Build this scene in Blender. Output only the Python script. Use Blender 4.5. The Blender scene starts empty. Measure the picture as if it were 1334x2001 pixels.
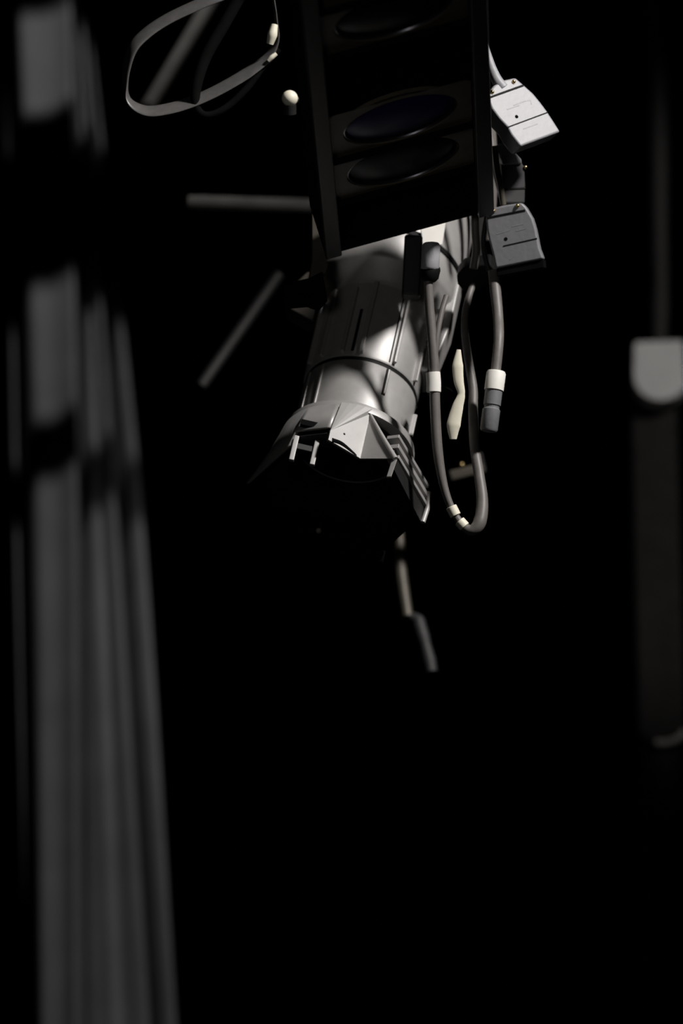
import bpy, math, random
from mathutils import Vector as V

random.seed(4)
C = bpy.context.scene.collection
scn = bpy.context.scene
PI = math.pi

# ------------------------------------------------------------------ camera basis
PITCH = math.radians(22.0)
C0 = V((0, 0, 1.6))
F = 200 / 25 * 1334            # focal length in pixels of the 1334 wide frame
D = 8.0                        # metres to the spotlight
K = D / F                      # metres per pixel there
RT = V((1, 0, 0))
UP = V((0, -math.sin(PITCH), math.cos(PITCH)))
FW = V((0, math.cos(PITCH), math.sin(PITCH)))


def cv(x, y, z):
    """direction given as right, up, towards the viewer"""
    return RT * x + UP * y - FW * z


def P(px, py, z=0.0):
    d = D - z * K
    return C0 + RT * ((px - 667) / F * d) + UP * ((1000.5 - py) / F * d) + FW * d


def at(px, py, Y):
    d = RT * ((px - 667) / F) + UP * ((1000.5 - py) / F) + FW
    return C0 + d * (Y / d.y)


class Fr:
    def __init__(s, o, a, b, c):
        s.o, s.a, s.b, s.c = o, a.normalized(), b.normalized(), c.normalized()

    def pt(s, x, y, z=0.0):
        return s.o + (s.a * x + s.b * y + s.c * z) * K


# ------------------------------------------------------------------ materials
def mat(name, col, rough=0.5, metal=0.0, var=0.15, scale=40, bump=0.0, coat=0.0, spec=0.5):
    m = bpy.data.materials.new(name)
    m.use_nodes = True
    nt = m.node_tree
    b = nt.nodes['Principled BSDF']
    tc = nt.nodes.new('ShaderNodeTexCoord')
    nz = nt.nodes.new('ShaderNodeTexNoise')
    nz.inputs['Scale'].default_value = scale
    nz.inputs['Detail'].default_value = 4
    nt.links.new(tc.outputs['Object'], nz.inputs['Vector'])
    rp = nt.nodes.new('ShaderNodeValToRGB')
    rp.color_ramp.elements[0].position = 0.3
    rp.color_ramp.elements[1].position = 0.7
    rp.color_ramp.elements[0].color = tuple(c * (1 - var) for c in col) + (1,)
    rp.color_ramp.elements[1].color = tuple(min(1, c * (1 + var)) for c in col) + (1,)
    nt.links.new(nz.outputs['Fac'], rp.inputs['Fac'])
    nt.links.new(rp.outputs['Color'], b.inputs['Base Color'])
    b.inputs['Roughness'].default_value = rough
    b.inputs['Metallic'].default_value = metal
    b.inputs['Coat Weight'].default_value = coat
    b.inputs['Specular IOR Level'].default_value = spec
    if bump:
        bp = nt.nodes.new('ShaderNodeBump')
        bp.inputs['Strength'].default_value = bump
        bp.inputs['Distance'].default_value = 0.002
        nt.links.new(nz.outputs['Fac'], bp.inputs['Height'])
        nt.links.new(bp.outputs['Normal'], b.inputs['Normal'])
    return m


M = dict(
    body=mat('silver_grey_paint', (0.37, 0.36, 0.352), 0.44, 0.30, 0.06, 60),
    holder=mat('pale_grey_plate', (0.42, 0.41, 0.40), 0.48, 0.25, 0.05, 50),
    black=mat('black_metal', (0.012, 0.012, 0.012), 0.55, 0.0, 0.2, 40),
    seam=mat('black_rubber', (0.006, 0.006, 0.006), 0.6, 0.0, 0.2, 40, spec=0.12),
    inside=mat('matt_black', (0.004, 0.004, 0.004), 0.9, 0.0, 0.2, 40, spec=0.05),
    glass=mat('dark_lens', (0.006, 0.006, 0.010), 0.35, 0.0, 0.1, 10, spec=0.15),
    blueglass=mat('blue_lens', (0.020, 0.012, 0.09), 0.35, 0.0, 0.1, 10, spec=0.15),
    strip=mat('charcoal_enamel', (0.030, 0.029, 0.028), 0.5, 0.0, 0.15, 30),
    panel=mat('brown_black_enamel', (0.12, 0.099, 0.074), 0.5, 0.0, 0.15, 30),
    rim=mat('lens_rim', (0.10, 0.10, 0.115), 0.25, 0.8, 0.05, 40),
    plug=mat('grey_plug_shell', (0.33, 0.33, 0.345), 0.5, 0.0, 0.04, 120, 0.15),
    plugshade=mat('shaded_plug_shell', (0.20, 0.20, 0.21), 0.45, 0.0, 0.05, 120, 0.15),  # plug grey darkened: the lower plug's weaker light is in the colour
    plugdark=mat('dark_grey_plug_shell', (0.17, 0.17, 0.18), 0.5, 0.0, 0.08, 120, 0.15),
    cable=mat('grey_cable_sheath', (0.14, 0.128, 0.12), 0.5, 0.0, 0.1, 80, 0.1),
    darkcable=mat('dark_cable_sheath', (0.10, 0.097, 0.095), 0.35, 0.0, 0.1, 80, 0.1, spec=0.35),
    tape=mat('white_tape', (0.82, 0.80, 0.75), 0.6, 0.0, 0.04, 60),
    cream=mat('cream_plastic', (0.80, 0.76, 0.62), 0.5, 0.0, 0.05, 40),
    brass=mat('brass', (0.85, 0.62, 0.28), 0.25, 1.0, 0.05, 40),
    chrome=mat('chrome', (0.8, 0.78, 0.72), 0.15, 1.0, 0.03, 40),
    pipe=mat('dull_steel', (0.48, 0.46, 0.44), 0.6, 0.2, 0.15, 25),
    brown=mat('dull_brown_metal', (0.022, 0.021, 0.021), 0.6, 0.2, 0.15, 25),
    shadebrown=mat('shaded_brown_metal', (0.022, 0.018, 0.014), 0.7, 0.0, 0.15, 25, spec=0.2),  # left lug's brown, darkened for the shadow of the strip light
    tailplug=mat('charcoal_plug_shell', (0.022, 0.022, 0.023), 0.6, 0.0, 0.15, 25),
    ochre=mat('ochre_metal', (0.095, 0.085, 0.068), 0.5, 0.3, 0.2, 25),
    curtain=mat('grey_velour', (0.30, 0.30, 0.315), 0.95, 0.0, 0.10, 9, 0.2, spec=0.1),
    pale=mat('pale_grey_enamel', (0.82, 0.81, 0.80), 0.6, 0.0, 0.04, 20),
    sleeve=mat('charcoal_fabric', (0.032, 0.030, 0.029), 0.9, 0.0, 0.15, 25, 0.2, spec=0.1),
    pole=mat('black_steel', (0.014, 0.014, 0.014), 0.7, 0.0, 0.15, 25, spec=0.15),
    rope=mat('black_rope', (0.034, 0.032, 0.031), 0.8, 0.0, 0.2, 90, 0.2),
    backdrop=mat('black_drape', (0.004, 0.004, 0.004), 1.0, 0.0, 0.2, 3, spec=0.02),
)


# ------------------------------------------------------------------ mesh builder
def catmull(pts, n=8):
    out = []
    q = [pts[0] * 2 - pts[1]] + list(pts) + [pts[-1] * 2 - pts[-2]]
    for i in range(1, len(q) - 2):
        a, b, c, d = q[i - 1:i + 3]
        for j in range(n):
            t = j / n
            out.append(0.5 * ((2 * b) + (c - a) * t + (2 * a - 5 * b + 4 * c - d) * t * t
                              + (3 * b - a - 3 * c + d) * t ** 3))
    out.append(pts[-1].copy())
    return out


def lerp_list(vals, m):
    n = len(vals)
    r = []
    for i in range(m):
        t = i / (m - 1) * (n - 1)
        k = min(int(t), n - 2)
        r.append(vals[k] + (vals[k + 1] - vals[k]) * (t - k))
    return r


class MB:
    def __init__(s):
        s.v, s.f = [], []

    def poly(s, pts):
        i = len(s.v)
        s.v += list(pts)
        s.f.append(tuple(range(i, i + len(pts))))

    def tube(s, pts, r, n=14, smooth=8, flat=None, flatdir=None, thin=1.0):
        """sweep; r is one radius or a list; flat squeezes the section along flatdir"""
        cnt = len(pts)
        if smooth:
            pts = catmull(pts, smooth)
        rs = lerp_list(r, len(pts)) if isinstance(r, (list, tuple)) else [r] * len(pts)
        base = len(s.v)
        ref = None
        for i, p in enumerate(pts):
            t = (pts[min(i + 1, len(pts) - 1)] - pts[max(i - 1, 0)]).normalized()
            if flatdir is not None:
                ref = flatdir
            if ref is None:
                ref = V((0, 0, 1)) if abs(t.z) < 0.9 else V((1, 0, 0))
            u = (ref - t * ref.dot(t)).normalized()
            w = t.cross(u)
            ref = u
            for j in range(n):
                a = 2 * PI * j / n
                s.v.append(p + (u * math.cos(a) * (flat or 1.0) + w * (math.sin(a) * thin)) * rs[i])
        for i in range(len(pts) - 1):
            for j in range(n):
                a, b = base + i * n + j, base + i * n + (j + 1) % n
                s.f.append((a, b, b + n, a + n))
        s.f.append(tuple(base + j for j in reversed(range(n))))
        e = base + (len(pts) - 1) * n
        s.f.append(tuple(e + j for j in range(n)))
        return s

    def lathe(s, fr, prof, n=96, a0=0.0, a1=2 * PI, sx=1.0, sy=1.0, close=False):
        full = abs(a1 - a0 - 2 * PI) < 1e-6
        m = n if full else n + 1
        base = len(s.v)
        for r, z in prof:
            for j in range(m):
                a = a0 + (a1 - a0) * j / n
                s.v.append(fr.pt(r * sx * math.cos(a), r * sy * math.sin(a), z))
        L = len(prof)
        for i in range(L if close else L - 1):
            i2 = (i + 1) % L
            for j in range(m if full else m - 1):
                j2 = (j + 1) % m
                s.f.append((base + i * m + j, base + i * m + j2, base + i2 * m + j2, base + i2 * m + j))
        return s

    def prism(s, loop, off):
        n = len(loop)
        b = len(s.v)
        s.v += list(loop) + [p + off for p in loop]
        s.f.append(tuple(range(b, b + n)))
        s.f.append(tuple(b + n + i for i in reversed(range(n))))
        for i in range(n):
            j = (i + 1) % n
            s.f.append((b + j, b + i, b + n + i, b + n + j))
        return s

    def box(s, fr, c, size):
        x, y, z = c
        a, b, d = [q / 2 for q in size]
        return s.prism([fr.pt(x - a, y - b, z + d), fr.pt(x + a, y - b, z + d), fr.pt(x + a, y + b, z + d),
                        fr.pt(x - a, y + b, z + d)], -fr.c * (size[2] * K))

    def ball(s, c, r, nu=20, nv=12, scl=(1, 1, 1)):
        b = len(s.v)
        for i in range(nv + 1):
            th = PI * i / nv
            for j in range(nu):
                ph = 2 * PI * j / nu
                s.v.append(c + V((math.sin(th) * math.cos(ph) * scl[0], math.sin(th) * math.sin(ph) * scl[1],
                                  math.cos(th) * scl[2])) * r)
        for i in range(nv):
            for j in range(nu):
                j2 = (j + 1) % nu
                s.f.append((b + i * nu + j, b + (i + 1) * nu + j, b + (i + 1) * nu + j2, b + i * nu + j2))
        return s

    def build(s, name, m, parent=None, bevel=0.0, smooth=True, solid=0.0, base=None, seg=2, sub=0):
        org = WPOS[parent.name] if parent else (base or V((0, 0, 0)))
        me = bpy.data.meshes.new(name)
        me.from_pydata([tuple(p - org) for p in s.v], [], s.f)
        import bmesh
        bm = bmesh.new()
        bm.from_mesh(me)
        bmesh.ops.remove_doubles(bm, verts=bm.verts, dist=1e-6)
        bmesh.ops.recalc_face_normals(bm, faces=bm.faces)
        bm.to_mesh(me)
        bm.free()
        me.materials.append(m)
        o = bpy.data.objects.new(name, me)
        C.objects.link(o)
        if parent:
            o.parent = parent
        else:
            o.location = org
        WPOS[o.name] = org
        if solid:
            md = o.modifiers.new('thickness', 'SOLIDIFY')
            md.thickness = solid
            md.offset = 0
        if bevel:
            md = o.modifiers.new('edge', 'BEVEL')
            md.width = bevel
            md.segments = seg
            md.limit_method = 'ANGLE'
            md.angle_limit = math.radians(30)
        if sub:
            md = o.modifiers.new('sub', 'SUBSURF')
            md.levels = md.render_levels = sub
        if smooth:
            me.shade_smooth()
            md = o.modifiers.new('wn', 'WEIGHTED_NORMAL') if bevel else None
            if not bevel:
                me.set_sharp_from_angle(angle=math.radians(38))
        return o


WPOS = {}


def thing(name, label, cat, loc, group=None):
    o = bpy.data.objects.new(name, None)
    o.empty_display_size = 0.05
    C.objects.link(o)
    o.location = loc
    WPOS[o.name] = V(loc)
    return tag(o, label, cat, group)


def tag(o, label, cat, group=None):
    o['label'] = label
    o['category'] = cat
    if group:
        o['group'] = group
    return o


def struct(o):
    o['kind'] = 'structure'
    return o


# ------------------------------------------------------------------ the setting
def wfr(o=V((0, 0, 0))):
    f = Fr(o, V((1, 0, 0)), V((0, 1, 0)), V((0, 0, 1)))
    return f


def wbox(x0, x1, y0, y1, z0, z1):
    mb = MB()
    mb.prism([V((x0, y0, z0)), V((x1, y0, z0)), V((x1, y1, z0)), V((x0, y1, z0))], V((0, 0, z1 - z0)))
    return mb


struct(wbox(-7, 7, -2, 16.2, -0.2, 0).build('floor', M['backdrop'], smooth=False))
struct(wbox(-7, 7, -2, 16.2, 10, 10.2).build('ceiling', M['backdrop'], smooth=False))
struct(wbox(-7, 7, 16, 16.2, 0, 10).build('wall_back', M['backdrop'], smooth=False))
struct(wbox(-7.2, -7, -2, 16.2, 0, 10).build('wall_left', M['backdrop'], smooth=False))
struct(wbox(7, 7.2, -2, 16.2, 0, 10).build('wall_right', M['backdrop'], smooth=False))

# ------------------------------------------------------------------ stage curtain
YC = 10.2
# columns: px at py = 0, 500, 1000, 2000 and depth offset (m)
cols = [(-110, -110, -110, -110, .50), (-50, -48, -40, -30, .38), (-22, -16, -6, 18, .26), (-4, 4, 14, 40, .15), (4, 14, 23, 49, .105), (8, 18, 28, 53, .10), (12, 23, 34, 57, .15),
        (18, 32, 42, 61, .12), (26, 42, 54, 68, .060), (36, 56, 70, 80, .030), (50, 70, 84, 94, .024), (74, 92, 104, 110, .023),
        (104, 112, 122, 128, .016), (126, 133, 138, 141, .004), (133, 140, 146, 148, .0), (137, 144, 149, 151, .012), (138, 145, 150, 152, .10),
        (139, 148, 154, 158, .115), (141, 154, 163, 175, .092), (143, 162, 176, 204, .074), (145, 168, 186, 218, .066), (148, 175, 197, 240, .072), (153, 183, 211, 266, .054),
        (157, 189, 221, 284, .046), (159, 191, 225, 289, .060), (160, 192, 227, 291, .15), (161, 196, 233, 297, .155), (163, 205, 243, 307, .118),
        (166, 215, 259, 323, .092), (168, 222, 270, 335, .084), (168, 225, 275, 341, .088), (167, 224, 275, 341, .12), (164, 221, 271, 336, .24)]
ccols = []
for j in range(len(cols)):
    ccols.append(cols[j])


def crow(tpy):
    ys = [-400, 0, 500, 1000, 2000]
    r = []
    for c in ccols:
        xs = [c[0] - (c[1] - c[0]) * 0.6] + list(c[:4])
        if tpy >= 2000:
            x = xs[4]
        else:
            k = max(i for i in range(4) if ys[i] <= tpy)
            t = (tpy - ys[k]) / (ys[k + 1] - ys[k])
            # smooth (hermite) between the rows
            m = [(xs[min(i + 1, 4)] - xs[max(i - 1, 0)]) / (ys[min(i + 1, 4)] - ys[max(i - 1, 0)]) for i in range(5)]
            h = ys[k + 1] - ys[k]
            x = (xs[k] * (2 * t ** 3 - 3 * t * t + 1) + m[k] * h * (t ** 3 - 2 * t * t + t)
                 + xs[k + 1] * (-2 * t ** 3 + 3 * t * t) + m[k + 1] * h * (t ** 3 - t * t))
        r.append((x, c[4]))
    return r


mb = MB()
rows = []
for py in range(-400, 2101, 50):
    pts = [at(x, py, YC) + V((0, dy, 0)) for x, dy in crow(min(py, 2000))]
    rows.append(catmull(pts, 6))
last = rows[-1]
for z in (3.0, 1.5, 0.02):
    rows.append([V((p.x + (4.4 - z) * 0.02, p.y, z)) for p in last])
top = rows[0]
rows.insert(0, [V((p.x, p.y, 9.9)) for p in top])
w = len(rows[0])
for r in rows:
    mb.v += r
for i in range(len(rows) - 1):
    for j in range(w - 1):
        a = i * w + j
        mb.f.append((a, a + 1, a + w + 1, a + w))
cur = mb.build('stage_curtain', M['curtain'], solid=0.004, base=V((last[0].x, YC, 0.02)))
tag(cur, 'tall grey stage curtain hanging in vertical folds at the left, crossed by dark shadow bands', 'curtain')

# ------------------------------------------------------------------ strip light overhead
Ln = cv(-.040, .390, .920).normalized()
Wd = cv(.955, .296, 0)
Wd = (Wd - Ln * Wd.dot(Ln)).normalized()
Nd = Wd.cross(Ln)
if Nd.dot(V((0, 0, -1))) < 0:
    Nd = -Nd
O = P(800, 457)
SF = Fr(O, Wd, Ln, Nd)          # x across, y along towards the viewer, z down out of the face
HW, LEN = 170, 1330
st = thing('strip_light', 'long black overhead strip light with oval lenses set between two side rails', 'stage light', O)
b = MB()
b.box(SF, (0, LEN / 2, -112), (2 * HW, LEN, 8))
b.box(SF, (-HW + 3, LEN / 2, -60), (6, LEN, 104))
b.box(SF, (HW - 3, LEN / 2, -60), (6, LEN, 104))
b.build('housing', M['inside'], st, smooth=False)
for s in (-1, 1):
    MB().box(SF, (s * (HW - 15), LEN / 2, 0), (32, LEN, 16)).build('side_rail', M['strip'], st, bevel=0.002)
MB().box(SF, (0, 8, -55), (2 * HW - 12, 16, 106)).build('end_cap', M['inside'], st, bevel=0.001)


def lens_panel(y0, y1, gl):
    mb = MB()
    hw = HW - 31
    hy = (y1 - y0) / 2
    yc = (y0 + y1) / 2
    n = 72
    rx, ry = 112, min(82, hy - 4)
    b0 = len(mb.v)
    for k in range(n):
        a = 2 * PI * k / n
        c, s_ = math.cos(a), math.sin(a)
        q = min(hw / max(abs(c), 1e-6), hy / max(abs(s_), 1e-6))
        mb.v.append(SF.pt(q * c, yc + q * s_, -14))
        mb.v.append(SF.pt(rx * c, yc + ry * s_, -14))
        mb.v.append(SF.pt(rx * c, yc + ry * s_, -32))
    for k in range(n):
        i, j = b0 + 3 * k, b0 + 3 * ((k + 1) % n)
        mb.f.append((i, j, j + 1, i + 1))
        mb.f.append((i + 1, j + 1, j + 2, i + 2))
    p = mb.build('lens_panel', M['panel'], st)
    f = Fr(SF.pt(0, yc, 0), Wd, Ln, Nd)
    r = MB()
    r.lathe(f, [(1.0 * q, z) for q, z in ((112, -20), (111.5, -17), (108, -16), (106, -19), (108, -24), (112, -24))], 72, sy=ry / rx, close=True)
    r.build('lens_rim', M['rim'], p)
    g = MB()
    g.lathe(f, [(111, -26), (100, -21), (80, -16), (55, -12), (28, -10), (0.01, -9)], 72, sy=ry / rx)
    g.build('lens', gl, p)
    d = MB()
    d.box(SF, (0, y0 + 2, -8), (2 * hw, 4, 14))
    d.build('divider', M['inside'], st)


lens_panel(196, 374, M['glass'])
lens_panel(374, 552, M['blueglass'])
lens_panel(790, 968, M['glass'])
lens_panel(968, 1146, M['glass'])

# ------------------------------------------------------------------ ellipsoidal spotlight
a_ = cv(-.176, -.776, .6)
e1 = cv(.97, -.22, 0)
e2 = cv(.132, .582, .8)
LO = P(660, 960)
LF = Fr(LO, e1, e2, a_)
sp = thing('ellipsoidal_spotlight', 'silver grey ellipsoidal spotlight pointing down with open accessory holder at its front', 'stage light', LO)

# front half of the lens tube
b = MB()
b.lathe(LF, [(104, -244), (112, -244), (113, -242), (113, -150), (113, -138), (120, -130), (130, -124), (132, -116), (132, -106), (104, -106), (104, -244)], 128)
front = b.build('lens_tube', M['body'], sp)
# rear sleeve with ribs and slots
b = MB()
b.lathe(LF, [(104, -470), (116, -470), (116, -256), (114, -252), (104, -252), (104, -470)], 128)
b.build('barrel_sleeve', M['body'], sp)
b = MB()
b.lathe(LF, [(104, -253), (112.0, -253), (112.0, -243), (104, -243)], 128, close=True)
b.build('seam_ring', M['seam'], sp)


def rib(name, m, deg, z0, z1, wdt, h, r=115.0):
    t = math.radians(deg)
    n = e1 * math.cos(t) + e2 * math.sin(t)
    u = -e1 * math.sin(t) + e2 * math.cos(t)
    f = Fr(LF.o, u, a_, n)
    return MB().box(f, (0, (z0 + z1) / 2, r + h / 2 - 2), (wdt, abs(z1 - z0), h + 4)).build(name, m, sp, bevel=0.0012)


for deg, z0, z1, wd in ((98, -440, -258, 9), (116, -425, -258, 7), (140, -430, -258, 8), (158, -430, -258, 7), (64, -440, -258, 7), (33, -430, -258, 6)):
    rib('barrel_rib', M['body'], deg, z0, z1, wd, 10)
rib('focus_slot', M['seam'], 107, -372, -262, 7, 1.5)
rib('focus_slot', M['seam'], 68.5, -440, -256, 4, 1.5)
rib('focus_slot', M['seam'], 67, -243, -176, 9, 1.5, 112.5)
rib('slot_plate', M['body'], 66, -243, -181, 5, 2.5, 112.5)
rib('tube_rib', M['body'], 137, -240, -135, 6, 4, 112)
rib('tube_rib', M['body'], 158, -240, -140, 5, 4, 112)
rib('side_tab', M['holder'], 8, -215, -160, 6, 9, 112)

# rear body
b = MB()
b.lathe(LF, [(116, -440), (120, -452), (146, -484), (150, -492), (150, -556)], 128)
b.lathe(LF, [(152, -566), (152, -700), (140, -780), (100, -860), (60, -890), (0.01, -895)], 128)
b.build('reflector_housing', M['body'], sp)
MB().lathe(LF, [(146, -568), (153, -567), (154, -563), (154, -559), (153, -555), (146, -554)], 128, close=True).build('seam_ring', M['seam'], sp)

# side lugs where the yoke bolts on
def lug(deg, prof, wdt, m, name):
    t = math.radians(deg)
    n = e1 * math.cos(t) + e2 * math.sin(t)
    u = -e1 * math.sin(t) + e2 * math.cos(t)
    f = Fr(LF.o, n, a_, u)
    MB().prism([f.pt(r, z, wdt / 2) for r, z in prof], -u * (wdt * K)).build(name, m, sp, bevel=0.003)


lug(8, [(105, -560), (152, -560), (152, -430), (138, -330), (124, -300), (105, -300)], 70, M['body'], 'side_lug')
lug(176, [(105, -520), (160, -500), (190, -440), (176, -395), (128, -380), (105, -380)], 40, M['shadebrown'], 'side_lug')
rib('side_lug_rib', M['body'], 33, -440, -385, 10, 12, 136)

b = MB()
b.prism([P(552, 556, 10), P(604, 543, 10), P(630, 530, 10), P(640, 588, 10), P(622, 608, 10), P(600, 600, 10), P(556, 604, 10)], FW * (14 * K))
b.build('shade_plate', M['inside'], sp, bevel=0.002)  # added black plate standing in for the shadow left of the housing
# black block and knob at the front of the housing
MB().box(Fr(P(805, 522, -110), cv(1, -.05, 0), cv(.05, 1, -.2), cv(0, .2, 1)), (0, 0, 0), (36, 124, 40)).build('shutter_block', M['black'], sp, bevel=0.004)
MB().lathe(Fr(P(862, 770, -20), e1, e2, cv(.3, .1, 1)), [(0.01, 14), (18, 14), (24, 9), (25, 0), (24, -12), (0.01, -14)], 32).build('focus_knob', M['inside'], sp)
t_ = P(847, 450, -40)
lab = MB().prism([P(822, 446, -215), P(872, 426, -225), P(864, 478, -215), P(826, 480, -205)], cv(.2, .3, 1) * (-4 * K))
lab.build('white_plate', M['tape'], sp, bevel=0.0008)  # small white plate set on the housing

# yoke: two flat arms and a cross bar behind the strip light
b = MB()
b.prism([P(609, 292, -150), P(616, 285, -150), P(640, 520, -60), P(634, 540, -50), P(604, 545, -50), P(610, 505, -70)], cv(-.2, -.1, -1) * (10 * K))
b.build('yoke_arm', M['ochre'], sp, bevel=0.001)
b = MB()
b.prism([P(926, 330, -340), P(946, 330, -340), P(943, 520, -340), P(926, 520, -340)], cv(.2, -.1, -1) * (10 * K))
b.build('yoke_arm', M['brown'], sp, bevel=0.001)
b = MB()
b.tube([P(612, 292, -156), P(640, 240, -172), P(780, 232, -172), P(905, 240, -260), P(934, 335, -342)], 10 * K, flat=0.4, flatdir=FW)
b.build('yoke_bar', M['ochre'], sp)

# accessory holder at the front
b = MB()
outer = [(-41, 150), (28, 118), (94, 139), (172, -2), (118, -150), (-105, -160), (-176, -40), (-108, 112)]
# front ring plate with a round opening, set back in the holder
n = 96
ring0 = len(b.v)


def poly_r(a):
    d = V((math.cos(a), math.sin(a), 0))
    best = 300
    for i in range(len(outer)):
        p, q = V((*outer[i], 0)), V((*outer[(i + 1) % len(outer)], 0))
        e = q - p
        den = d.x * e.y - d.y * e.x
        if abs(den) < 1e-9:
            continue
        t = (p.x * e.y - p.y * e.x) / den
        s_ = (p.x * d.y - p.y * d.x) / den
        if t > 0 and -1e-6 <= s_ <= 1 + 1e-6:
            best = min(best, t)
    return best


for k in range(n):
    a = 2 * PI * k / n
    q = poly_r(a) - 6
    b.v += [LF.pt(q * math.cos(a), q * math.sin(a), -26), LF.pt(106 * math.cos(a), 106 * math.sin(a), -26),
            LF.pt(106 * math.cos(a), 106 * math.sin(a), -110)]
for k in range(n):
    i, j = ring0 + 3 * k, ring0 + 3 * ((k + 1) % n)
    b.f += [(i, j, j + 1, i + 1), (i + 1, j + 1, j + 2, i + 2)]
b.build('front_plate', M['black'], sp, solid=0.002)

# flared wall of the holder: from the round flange to the many-sided front
b = MB()
FZ = -110
segs = {5: 1, 6: 1, 7: 1, 3: 1, 4: 1}


def wall(p, q, z0, z1, nseg=10):
    a0, a1 = math.atan2(p[1], p[0]), math.atan2(q[1], q[0])
    if a1 - a0 > PI:
        a1 -= 2 * PI
    if a0 - a1 > PI:
        a1 += 2 * PI
    for i in range(nseg):
        t0, t1 = i / nseg, (i + 1) / nseg
        A0, A1 = a0 + (a1 - a0) * t0, a0 + (a1 - a0) * t1
        P0 = LF.pt(p[0] + (q[0] - p[0]) * t0, p[1] + (q[1] - p[1]) * t0, z1)
        P1 = LF.pt(p[0] + (q[0] - p[0]) * t1, p[1] + (q[1] - p[1]) * t1, z1)
        b.poly([LF.pt(131 * math.cos(A0), 131 * math.sin(A0), z0), LF.pt(131 * math.cos(A1), 131 * math.sin(A1), z0), P1, P0])


wall(outer[0], outer[7], FZ, -34)
wall(outer[7], outer[6], FZ, 0)
wall(outer[6], outer[5], FZ, 0)
wall(outer[5], outer[4], FZ, 0)
wall(outer[4], outer[3], FZ, 0)
b.build('accessory_holder', M['body'], sp, solid=0.004)
b = MB()
lin = [(x * .965, y * .965) for x, y in outer]
for p, q in ((7, 6), (6, 5), (5, 4), (4, 3)):
    wall(lin[p], lin[q], FZ + 8, 1)
b.build('dark_liner', M['inside'], sp, solid=0.002)  # added black layer that keeps the inside of the holder dark
b = MB()
for p, q in ((5, 4), (6, 5), (4, 3)):
    A, B = V((*outer[p], 0)), V((*outer[q], 0))
    b.prism([LF.pt(A.x, A.y, -2), LF.pt(B.x, B.y, -2), LF.pt(B.x * .95, B.y * .95, -2), LF.pt(A.x * .95, A.y * .95, -2)], a_ * (6 * K))
b.build('front_rim', M['inside'], sp)  # lower rim coloured black so it stays dark too
# top facets folded to a valley
b = MB()
b.poly([LF.pt(28, 122, -108), LF.pt(28, 117, 0), LF.pt(-41, 153, 0), LF.pt(-41, 154, -22)])
b.poly([LF.pt(28, 122, -108), LF.pt(-41, 154, -22)] + [LF.pt(130 * math.cos(math.radians(q)), 130 * math.sin(math.radians(q)), -117) for q in (104, 97, 90, 83, 77)])
b.build('top_plate', M['holder'], sp, solid=0.004, smooth=False)
b = MB()
b.poly([LF.pt(28, 122, -108), LF.pt(94, 172, 23), LF.pt(28, 117, 0)])
b.build('gusset_plate', M['holder'], sp, solid=0.003, smooth=False)
# top slot in the plate
b = MB()
b.tube([LF.pt(-34, 149.5, -4), LF.pt(-14, 140, -8), LF.pt(12, 127, -3), LF.pt(20, 123, -1)], [5.5 * K, 5 * K, 3 * K, 1.5 * K], n=10)
b.build('plate_slot', M['inside'], sp)
b = MB()
b.ball(LF.pt(-13, 141, -32), 3 * K)
b.build('plate_screw', M['black'], sp)
# bright bent edge of the right gusset
b = MB()
b.tube([LF.pt(27, 124, -110), LF.pt(60, 150, -42), LF.pt(95, 175, 25)], [2.5 * K, 4 * K, 5 * K], n=10, smooth=4)
b.build('gusset_edge', M['holder'], sp)
b = MB()
b.prism([LF.pt(88, 170, 25), LF.pt(98, 175, 25), LF.pt(94, 162, 59), LF.pt(85, 158, 59)], -e2 * (6 * K))
b.build('gusset_tab', M['holder'], sp, bevel=0.0008)
# right side: frame runners edge on, one behind another
for z0, z1, x0, x1, mt in ((-58, -50, 0.0, .95, 'body'), (-40, -30, 0.04, 1.0, 'body'), (-20, -12, 0.10, 1.02, 'body')):
    p0, p1 = V((92, 146, 0)), V((176, 2, 0))
    q0, q1 = p0.lerp(p1, x0), p0.lerp(p1, x1)
    nrm = V((p1.y - p0.y, -(p1.x - p0.x), 0)).normalized() * -1
    if nrm.x < 0:
        nrm = -nrm
    i0, i1 = q0 - nrm * 26, q1 - nrm * 26
    MB().prism([LF.pt(q0.x, q0.y, z1), LF.pt(q1.x, q1.y, z1), LF.pt(i1.x, i1.y, z1), LF.pt(i0.x, i0.y, z1)],
               a_ * ((z0 - z1) * K)).build('frame_runner', M[mt], sp, bevel=0.0006)
p0, p1 = V((96, 136, 0)), V((172, -2, 0))
MB().prism([LF.pt(p0.x, p0.y, -8), LF.pt(p1.x, p1.y, -8), LF.pt(p1.x, p1.y, 28), LF.pt(p0.x, p0.y, 20)], -e1 * (6 * K)).build('side_flap', M['black'], sp, bevel=0.0008)
MB().tube([LF.pt(174, 4, -44), LF.pt(178, 1, -8)], 4.5 * K, n=10, smooth=0).build('runner_tip', M['holder'], sp)
MB().tube([LF.pt(178, 1, -8), LF.pt(175, -3, 26)], 5 * K, n=10, smooth=0).build('runner_tip', M['holder'], sp)
# top retaining clip
for x in (-101, -60):
    MB().prism([LF.pt(x - 5, 121, -20), LF.pt(x + 5, 121, -20), LF.pt(x + 5, 117, 38), LF.pt(x - 5, 117, 38)], -e2 * (8 * K)).build('clip_prong', M['body'], sp, bevel=0.001)
MB().box(LF, (-80, 112, 0), (40, 6, 14)).build('clip_bar', M['brown'], sp, bevel=0.001)
MB().box(LF, (-72, 128, -46), (56, 10, 14)).build('clip_slot', M['inside'], sp, bevel=0.001)
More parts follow.
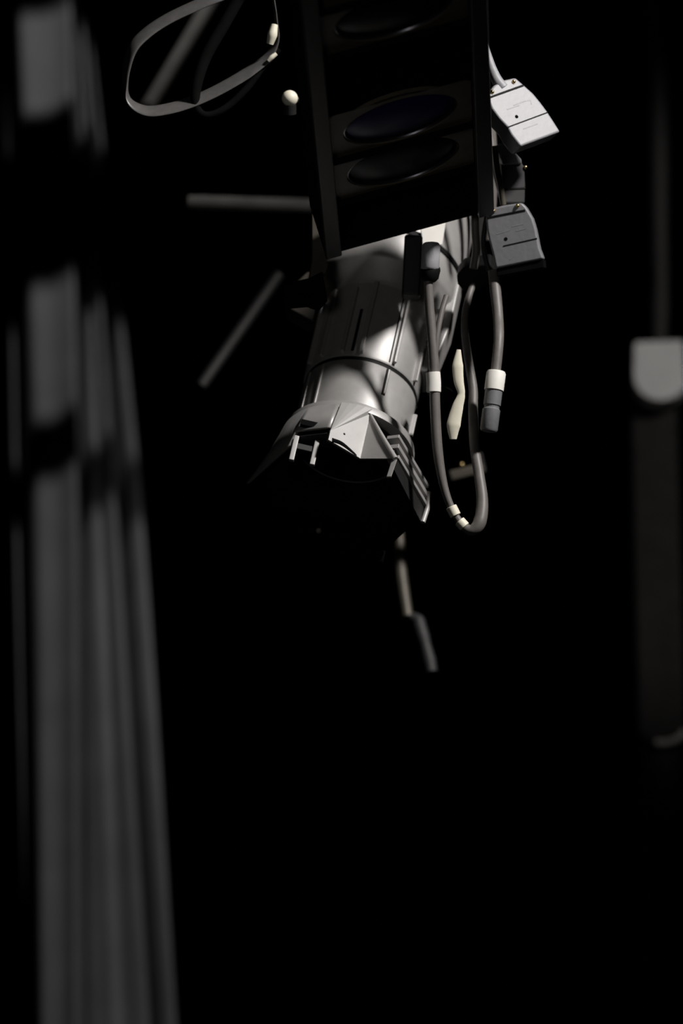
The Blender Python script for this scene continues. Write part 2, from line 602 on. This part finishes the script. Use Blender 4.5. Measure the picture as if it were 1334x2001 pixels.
# bottom flap, hook and knob
MB().box(LF, (60, -164, 12), (116, 10, 30)).build('bottom_flap', M['inside'], sp, bevel=0.002)
MB().ball(LF.pt(-20, -136, 3), 6 * K).build('frame_stud', M['pipe'], sp)
MB().lathe(LF, [(103, -108), (103, -200)], 96).build('dark_tube_liner', M['inside'], sp, solid=0.001)  # added black layer that keeps the inside of the tube dark
# lens deep in the tube
MB().lathe(LF, [(101, -190), (80, -172), (55, -160), (28, -154), (0.01, -152)], 64).build('lens', M['glass'], sp)

# ------------------------------------------------------------------ connectors
def on_plane(cx, cy, z, nrm, pts):
    o = P(cx, cy, z)
    nw = cv(*nrm).normalized()
    out = []
    for px, py in pts:
        d = (RT * ((px - 667) / F) + UP * ((1000.5 - py) / F) + FW)
        t = (o - C0).dot(nw) / d.dot(nw)
        out.append(C0 + d * t)
    return out, nw


def plug(name, label, face, nrm, z, thick, grooves, hole, screws, mt, group, foot=None, marks=()):
    cx = sum(p[0] for p in face) / len(face)
    cy = sum(p[1] for p in face) / len(face)
    o = P(cx, cy, z)
    t = thing(name, label, 'plug', o, group)
    L, n = on_plane(cx, cy, z, nrm, face)
    MB().prism(L, -n * (thick * K)).build('shell', M[mt], t, bevel=0.0034, seg=3)
    for gi, g in enumerate(grooves):
        (q0, q1), n = on_plane(cx, cy, z, nrm, g)
        q0, q1 = q0 + n * (0.3 * K), q1 + n * (0.3 * K)
        MB().tube([q0, q1], (2.2 - 0.9 * gi) * K, n=8, smooth=0, flat=0.5, flatdir=n).build('seam_groove', M['seam'], t)
    if hole:
        (q,), n = on_plane(cx, cy, z, nrm, [hole])
        MB().tube([q - n * (3 * K), q + n * (0.5 * K)], 3.6 * K, n=16, smooth=0).build('pin_hole', M['inside'], t)
    for s in screws:
        (q,), n = on_plane(cx, cy, z, nrm, [s])
        MB().ball(q + n * K, 4.2 * K, 14, 8).build('screw', M['brass'], t)
    if foot:
        L2, n = on_plane(cx, cy, z, nrm, foot)
        MB().prism([p - n * (5 * K) for p in L2], -n * ((thick + 8) * K)).build('rubber_foot', M['inside'], t, bevel=0.0015)
    for mk in marks:
        L3, n = on_plane(cx, cy, z, nrm, mk)
        L3 = [p + n * (0.1 * K) for p in L3]
        MB().tube(L3, 1.0 * K, n=8, smooth=0, flat=0.25, flatdir=n).build('embossed_mark', M[mt], t)
    return t


GP = 'cable plugs beside the strip light'
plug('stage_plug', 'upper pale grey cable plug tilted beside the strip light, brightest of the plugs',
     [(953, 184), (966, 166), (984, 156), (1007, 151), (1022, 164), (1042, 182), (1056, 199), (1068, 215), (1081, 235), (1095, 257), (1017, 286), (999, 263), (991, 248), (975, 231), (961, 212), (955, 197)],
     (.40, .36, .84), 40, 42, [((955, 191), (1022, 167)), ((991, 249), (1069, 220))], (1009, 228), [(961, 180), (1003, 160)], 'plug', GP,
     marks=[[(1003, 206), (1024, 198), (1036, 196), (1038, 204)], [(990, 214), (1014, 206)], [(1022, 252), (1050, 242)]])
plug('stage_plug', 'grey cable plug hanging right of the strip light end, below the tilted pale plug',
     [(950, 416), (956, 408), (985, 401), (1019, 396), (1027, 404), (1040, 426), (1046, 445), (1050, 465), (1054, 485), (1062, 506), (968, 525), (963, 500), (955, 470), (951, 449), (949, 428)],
     (-.15, .0, .98), -25, 32, [((951, 426), (1026, 411)), ((983, 481), (1049, 466))], (988, 467), [(964, 412), (1011, 402)], 'plugshade', GP,
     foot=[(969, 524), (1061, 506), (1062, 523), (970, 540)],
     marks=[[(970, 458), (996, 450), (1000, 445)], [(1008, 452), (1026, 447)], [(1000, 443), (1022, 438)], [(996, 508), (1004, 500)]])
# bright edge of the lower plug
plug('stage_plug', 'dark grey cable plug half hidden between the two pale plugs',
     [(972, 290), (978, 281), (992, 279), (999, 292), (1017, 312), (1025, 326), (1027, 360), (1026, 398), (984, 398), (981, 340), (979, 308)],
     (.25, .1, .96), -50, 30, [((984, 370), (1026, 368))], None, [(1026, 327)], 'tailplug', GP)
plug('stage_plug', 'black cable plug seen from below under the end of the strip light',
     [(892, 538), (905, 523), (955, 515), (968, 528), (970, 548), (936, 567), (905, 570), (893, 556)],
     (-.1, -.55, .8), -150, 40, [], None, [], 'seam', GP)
tp = bpy.data.objects['stage_plug.002']
L, n = on_plane(1003, 330, -45, (.25, .1, .96), [(970, 288), (977, 279), (993, 277), (1001, 291), (1019, 311), (1020, 320), (983, 322)])
o = MB().prism(L, -n * (36 * K)).build('plug_cap', M['plugdark'], tp, bevel=0.002)
# inline plug of the main cable next to the spotlight
pt = thing('cable_plug', 'small grey plug with black collar at the top of the white-taped cable', 'plug', P(840, 505, 45))
MB().lathe(Fr(P(841, 503, 45), cv(1, 0, 0), cv(0, .2, 1), cv(.05, 1, -.2)), [(0.01, 28), (15, 28), (18, 24), (18, -22), (15, -26), (0.01, -26)], 20).build('shell', M['plug'], pt)
MB().lathe(Fr(P(840, 535, 45), cv(1, 0, 0), cv(0, .2, 1), cv(.05, 1, -.2)), [(0.01, 12), (19, 12), (20, 6), (17, -10), (11, -16), (0.01, -16)], 20).build('collar', M['seam'], pt)

# ------------------------------------------------------------------ cables
def cable(name, label, pts, r, m='cable', cat='cable', group=None, flat=None, flatdir=None, n=14, thin=1.0):
    q = [P(*p) for p in pts]
    rr = [x * K for x in r] if isinstance(r, (list, tuple)) else r * K
    o = MB().tube(q, rr, n=n, flat=flat, flatdir=flatdir, thin=thin).build(name, M[m], base=q[0])
    return tag(o, label, cat, group)


lp = cable('loop_cable', 'grey cable in a long loop right of the spotlight, white tape round its left run',
           [(836, 548, 45), (839, 600, 50), (845, 670, 58), (849, 740, 66), (850, 800, 74), (855, 880, 84), (867, 950, 92), (883, 995, 98),
            (903, 1026, 102), (922, 1036, 104), (937, 1020, 102), (942, 980, 84), (936, 930, 60), (927, 870, 30), (924, 800, -10), (924, 760, -35),
            (915, 705, -65), (908, 650, -95), (909, 610, -125), (917, 575, -150), (926, 552, -165)],
           [9, 9, 9.5, 10, 10, 10, 8, 7, 8, 12, 13, 11.5, 10.5, 10, 9.5, 9, 8.5, 7.5, 7, 6.5, 6.5])
b = MB()
b.tube([P(845.5, 728, 64.5), P(847, 747, 67), P(847, 766, 69.5)], 14.5 * K, smooth=3, flat=0.85, flatdir=FW)
b.build('tape_band', M['tape'], lp)
for q, nx in (((881, 990, 98), (890, 1008, 100)), ((897, 1018, 101), (908, 1030, 103))):
    MB().tube([P(*q), P(*nx)], 11 * K, smooth=0).build('cable_tie', M['cream'], lp, bevel=0.001)
cable('twin_cable', 'thin grey cable joining the looped cable at the white tape from its right side',
      [(872, 578, 30), (862, 612, 44), (853, 660, 58), (850, 705, 62), (850, 732, 66)], 5.5)
rc = cable('tail_cable', 'short grey cable hanging straight below the lower pale plug',
           [(964, 530, -60), (968, 570, -45), (973, 620, -18), (974, 665, 20), (968, 728, 42)], [11, 11, 10, 10, 10])
ct = thing('tail_plug', 'grey plug with a white band hanging from the short straight cable', 'plug', P(957, 786, 50))
ax = (P(952, 848, 62) - P(968, 725, 40)).normalized()
tf = Fr(P(967, 745, 42), RT, FW, ax)
tf.a = (RT - ax * RT.dot(ax)).normalized()
tf.b = ax.cross(tf.a)
MB().lathe(tf, [(0.01, -20), (17, -20), (19, -16), (19, 18), (0.01, 18)], 20).build('white_band', M['tape'], ct)
MB().lathe(tf, [(0.01, 18), (17, 18), (17, 48), (15, 50), (15, 54), (17.5, 57), (17.5, 96), (15, 100), (0.01, 100)], 20).build('plug_shell', M['plugdark'], ct)
# cables behind the rail
cable('feed_cable', 'pale cable running into the top of the upper tilted plug',
      [(936, 60, 10), (950, 102, 20), (960, 132, 26), (970, 156, 28), (982, 172, 28)], [8, 8, 9, 11, 12], 'plug')
cable('feed_cable', 'grey cable crossing behind the dark plug between the two pale plugs',
      [(935, 200, -210), (955, 260, -205), (964, 310, -195), (974, 355, -185), (988, 404, -170)], [10, 9, 8, 8, 8])
cable('feed_cable', 'pale thin cable close to the strip light rail behind the dark plug',
      [(940, 180, -280), (958, 245, -278), (963, 330, -275), (960, 420, -270), (955, 470, -265)], 9, 'cable')
cable('feed_cable', 'pale brown cable dropping from the dark plug behind the strip light rail',
      [(966, 285, -34), (971, 330, -34), (978, 365, -34), (983, 400, -38)], 6, 'ochre')
cable('drop_cable', 'grey cable dropping beside the spotlight housing above the black plug',
      [(927, 400, -130), (928, 450, -128), (930, 490, -124), (925, 525, -120)], 8)
cable('drop_cable', 'thin brown cable dropping between the black plug and the lower pale plug',
      [(950, 425, -110), (944, 470, -106), (947, 500, -100), (955, 530, -96)], 5, 'brown')

# cream tag behind the taped cable
tg = MB().tube([P(896, 683, 30), P(894, 715, 32), P(896, 745, 33), P(901, 770, 34), P(894, 795, 35), P(886, 830, 37), P(885, 858, 38)],
               [4 * K, 11 * K, 10 * K, 7 * K, 11 * K, 14 * K, 7 * K], flat=0.5, flatdir=FW).build('hanging_tag', M['cream'], base=P(896, 683, 30))
tag(tg, 'cream white tag hanging in two lobes behind the taped cable', 'tag')
# clamp far behind the loop
kc = thing('pipe_clamp', 'dull ochre pipe clamp seen through the hanging cable loop', 'clamp', at(910, 920, 8.2))
kf = Fr(at(912, 922, 8.2), cv(1, .25, 0), cv(-.25, 1, 0), cv(0, 0, 1))
MB().box(kf, (0, 0, 0), (76, 22, 40)).build('clamp_jaw', M['ochre'], kc, bevel=0.003)
MB().box(kf, (30, 12, 4), (22, 44, 30)).build('clamp_bolt', M['brown'], kc, bevel=0.003)
MB().ball(kf.pt(-8, 18, 20), 5 * K).build('screw', M['brass'], kc)

YH = 8.35
# cable tail low down behind the spotlight
tl = thing('low_tail_cable', 'dim cable tail with a plug on its end hanging lowest below the spotlight', 'cable', at(800, 1200, 8.35))
MB().tube([at(x, y, YH) for x, y in ((790, 415), (742, 600), (712, 750), (745, 900), (774, 1000), (780, 1040), (781, 1090), (786, 1140), (796, 1205))], [9 * K, 9 * K, 9 * K, 9 * K, 9 * K, 9 * K, 12 * K, 13 * K, 12 * K]).build('cable_run', M['ochre'], tl)
MB().tube([at(x, y, YH) for x, y in ((800, 1203), (816, 1212), (820, 1225), (826, 1245), (831, 1262), (838, 1290), (843, 1314))], [9 * K, 14 * K, 15 * K, 15 * K, 13 * K, 15 * K, 13 * K]).build('plug_shell', M['tailplug'], tl)

# ------------------------------------------------------------------ left of the strip light
sl = cable('loop_strap', 'wide dark cable loop hanging left of the strip light with a bright bottom bend',
           [(560, -250, -100), (520, -70, -40), (455, -20, -40), (394, 6, -40), (330, 36, -38), (285, 66, -30), (259, 96, -20), (246, 140, -8), (246, 180, 0), (260, 204, 6), (290, 217, 10),
            (332, 212, 8), (372, 200, 4), (414, 182, 0), (455, 160, -4), (490, 138, -8), (522, 112, -14), (540, 78, -20), (538, 30, -30), (528, -60, -40), (528, -250, -90)],
           [22] * 15 + [18, 14, 12, 12, 12], 'darkcable', flatdir=cv(.2, -.5, .84), thin=0.22, n=20)
cable('inner_loop_cable', 'thinner black cable loop hanging inside the wide loop left of the strip light',
      [(515, -250, -100), (490, -50, -20), (464, 0, -20), (436, 50, -14), (402, 110, -4), (384, 165, 6), (382, 205, 12), (396, 224, 14), (420, 222, 12), (450, 204, 6),
       (484, 170, 0), (513, 132, -8), (545, 96, -16)], [11, 12, 12, 12, 12, 11, 9, 8, 7, 7, 7, 6, 6], 'inside')
gl = MB()
gl.tube([P(527, 86, 0), P(532, 68, 2), P(536, 48, 0)], [7 * K, 10 * K, 7 * K], smooth=4).build('cable_buckle', M['cream'], base=P(532, 68)) 
tag(bpy.data.objects['cable_buckle'], 'shiny clip on the dark loop beside the strip light', 'clip')
o = MB().tube([P(524, 119, 6), P(531, 112, 7), P(540, 105, 6)], [4 * K, 5 * K, 4 * K], smooth=4).build('cable_clip', M['cream'], base=P(531, 112))
tag(o, 'tiny bright clip where the two loops meet, below the larger shiny clip', 'clip')
kn = thing('clamp_knob', 'round shiny knob standing alone left of the strip light', 'knob', P(566, 196, -60))
MB().ball(P(566, 192, -60), 16 * K).build('knob_head', M['cream'], kn)  # cream colour stands in for the ball's white highlight
MB().tube([P(566, 204, -64), P(566, 222, -70)], 13 * K, smooth=0).build('knob_collar', M['black'], kn)
MB().tube([P(570, 196, -66), P(620, 190, -90), P(690, 190, -90)], 6 * K).build('knob_shaft', M['black'], kn)

YH = 8.35


def bar(name, label, p0, p1, r, Y, m, cat='pipe', tip=True, Y1=None):
    a, b_ = at(*p0, Y), at(*p1, Y1 or Y)
    t = (b_ - a)
    pts = [a, a.lerp(b_, .03), a.lerp(b_, .5), b_]
    o = MB().tube(pts, [r * K * .7, r * K, r * K, r * K] if tip else r * K, smooth=4, n=18).build(name, M[m], base=a)
    return tag(o, label, cat)


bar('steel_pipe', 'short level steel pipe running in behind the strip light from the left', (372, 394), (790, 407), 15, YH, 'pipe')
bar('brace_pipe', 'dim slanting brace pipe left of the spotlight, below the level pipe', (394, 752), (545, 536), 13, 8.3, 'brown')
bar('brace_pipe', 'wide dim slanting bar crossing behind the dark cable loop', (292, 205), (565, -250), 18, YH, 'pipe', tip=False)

# lighting pipe the lamps hang from, hidden behind the strip light
lx = at(790, 425, YH)
o = MB().tube([V((lx.x, lx.y, lx.z)), V((lx.x, lx.y, 10.0))], 0.024, smooth=0, n=20).build('hanging_pipe', M['black'], base=lx)
tag(o, 'black upright pipe hidden behind the strip light, carrying the lamps', 'pipe')

# ------------------------------------------------------------------ right pole
YP = 9.75
kp = YP / math.cos(PITCH) / F
base = at(1290, 1450, YP)
rp = thing('hanging_pole', 'dark vertical pole at the right edge topped by a pale grey round-bottomed cap', 'pole', V((base.x, base.y, 0)))
rp2 = rp
# cap: square shouldered plate with a round lower edge
c = at(1287, 715, YP - 0.05)
cf = Fr(c, V((1, 0, 0)), V((0, 0, 1)), V((0, -1, 0)))
sc = kp / K
pts = [(-47 * sc, 46 * sc), (44 * sc, 50 * sc), (48 * sc, 44 * sc), (50 * sc, -26 * sc)]
for k in range(13):
    a = -PI * (0.06 + 0.88 * k / 12)
    pts.append((52 * sc * math.cos(a) + sc, -32 * sc + 48 * sc * math.sin(a)))
pts += [(-52 * sc, -28 * sc), (-49 * sc, 38 * sc)]
MB().prism([cf.pt(x, y, 20) for x, y in pts], V((0, 0.045, 0))).build('end_cap', M['pale'], rp, bevel=0.004)
# sleeve with rounded lower end
c2 = at(1292, 1450, YP)
z_top, z_bot = at(1290, 760, YP).z, c2.z
rs = 46 * kp
b = MB()
loop = [V((c2.x - rs, YP, z_top)), V((c2.x + rs, YP, z_top))]
for k in range(17):
    a = -PI * k / 16
    loop.append(V((c2.x + rs * math.cos(a), YP, z_bot + 0.030 + rs * 0.75 * math.sin(a))))
b.prism(loop, V((0, 0.05, 0)))
b.build('sleeve', M['sleeve'], rp, bevel=0.012, seg=4)
b = MB()
b.tube([V((c2.x + rs * (math.cos(-PI * k / 12)), YP - 0.004, z_bot + 0.03 + rs * 0.75 * math.sin(-PI * k / 12))) for k in range(1, 8)], 0.007, smooth=3)
b.build('lit_sleeve_edge', M['pipe'], rp)  # pale edge standing in for light along the sleeve's rounded end
b = MB()
b.tube([V((c2.x, YP + 0.05, z_top)), V((c2.x, YP + 0.05, 0.0))], 0.040, smooth=0, n=24)
b.build('lower_tube', M['pole'], rp)
o = MB().tube([at(x, y, YP) for x, y in ((1270, -120), (1276, 0), (1284, 140), (1287, 280), (1288, 440), (1290, 560), (1289, 600), (1288, 672))],
              [13 * kp, 13 * kp, 16 * kp, 18 * kp, 16 * kp, 15 * kp, 17 * kp, 14 * kp]).build('hanging_rope', M['rope'], base=at(1288, 672, YP))
tag(o, 'thick dark rope dropping to the pale cap at the right edge', 'rope')

# ------------------------------------------------------------------ lights
def spot(name, loc, aim, energy, size, blend=0.3, radius=0.08, col=(1, .97, .94)):
    l = bpy.data.lights.new(name, 'SPOT')
    l.energy = energy
    l.spot_size = math.radians(size)
    l.spot_blend = blend
    l.shadow_soft_size = radius
    l.color = col
    o = bpy.data.objects.new(name, l)
    o.location = loc
    o.rotation_euler = (V(aim) - V(loc)).to_track_quat('-Z', 'Y').to_euler()
    C.objects.link(o)
    return o


tgt = P(740, 650)
key = tgt + cv(.58, .72, .38).normalized() * 4.5
spot('key_spot', key, tgt, 1080, 25.5, 0.35, 0.22)
# curtain lamp, high on the left in front
cm = at(150, 1000, YC)
lampc = cm + V((1.5, -3.5, 3.75))
lampc.z = min(lampc.z, 9.7)
spot('curtain_spot', lampc, at(150, 900, YC), 265, 43, 0.4, 0.015)
# added low fill spot that lifts the shaded parts
spot('fill_spot', V((-1.0, 1.0, 2.4)), P(770, 420), 85, 9, 0.6, 0.4)

spot('cap_fill_spot', V((2.4, 5.6, 6.6)), at(1290, 800, YP), 180, 19, 0.7, 0.1)  # added lamp that brightens the pale cap and its pole

# unseen beams added to shade bands of the curtain, up outside the picture
def beam(name, py0, py1, t):
    a0, a1 = at(140, py0, YC), at(140, py1, YC)
    q0, q1 = lampc.lerp(a0, t), lampc.lerp(a1, t)
    mid = (q0 + q1) / 2
    h = (q0 - q1).length
    f = V((1, 0, 0))
    mb = MB()
    mb.tube([mid - f * 0.9, mid + f * 0.9], h / 2, smooth=0, n=24)
    return struct(mb.build(name, M['backdrop'], base=mid))


fm = lampc.lerp(at(1290, 800, YP), .45)
fl = MB()
fl.prism([fm + V((-.17, 0, -.9)), fm + V((.7, 0, -.9)), fm + V((.7, 0, .9)), fm + V((-.17, 0, .9))], V((0, .02, 0)))
struct(fl.build('shade_flag', M['backdrop'], base=fm))  # added unseen flag plate, keeps the curtain lamp off the pole
beam('shade_beam_1', 232, 488, 0.45)
beam('shade_beam_2', 808, 892, 0.45)
beam('shade_beam_4', -330, -30, 0.45)

# overhead beam the cables hang from, above the picture
b = MB()
b.tube([P(150, -250, -100), P(1000, -250, -100)], 0.024, smooth=0, n=20)
for x in (200, 950):
    q = P(x, -250, -100)
    b.tube([q, V((q.x, q.y, 10.0))], 0.02, smooth=0, n=12)
struct(b.build('beam_3', M['backdrop'], base=P(150, -250, -100)))

w = bpy.data.worlds.new('world')
w.use_nodes = True
w.node_tree.nodes['Background'].inputs['Color'].default_value = (0.5, 0.5, 0.55, 1)
w.node_tree.nodes['Background'].inputs['Strength'].default_value = 0.0
scn.world = w

# ------------------------------------------------------------------ camera
cam = bpy.data.cameras.new('camera')
cam.sensor_fit = 'HORIZONTAL'
cam.sensor_width = 25
cam.lens = 200
cam.clip_end = 100
cam.dof.use_dof = True
cam.dof.focus_distance = 7.86
cam.dof.aperture_fstop = 2.8
co = bpy.data.objects.new('camera', cam)
co.location = C0
co.rotation_euler = (PI / 2 + PITCH, 0, 0)
C.objects.link(co)
scn.camera = co
scn.view_settings.view_transform = 'Standard'
scn.view_settings.look = 'None'
scn.view_settings.exposure = 0
scn.view_settings.gamma = 1
scn.cycles.use_denoising = True
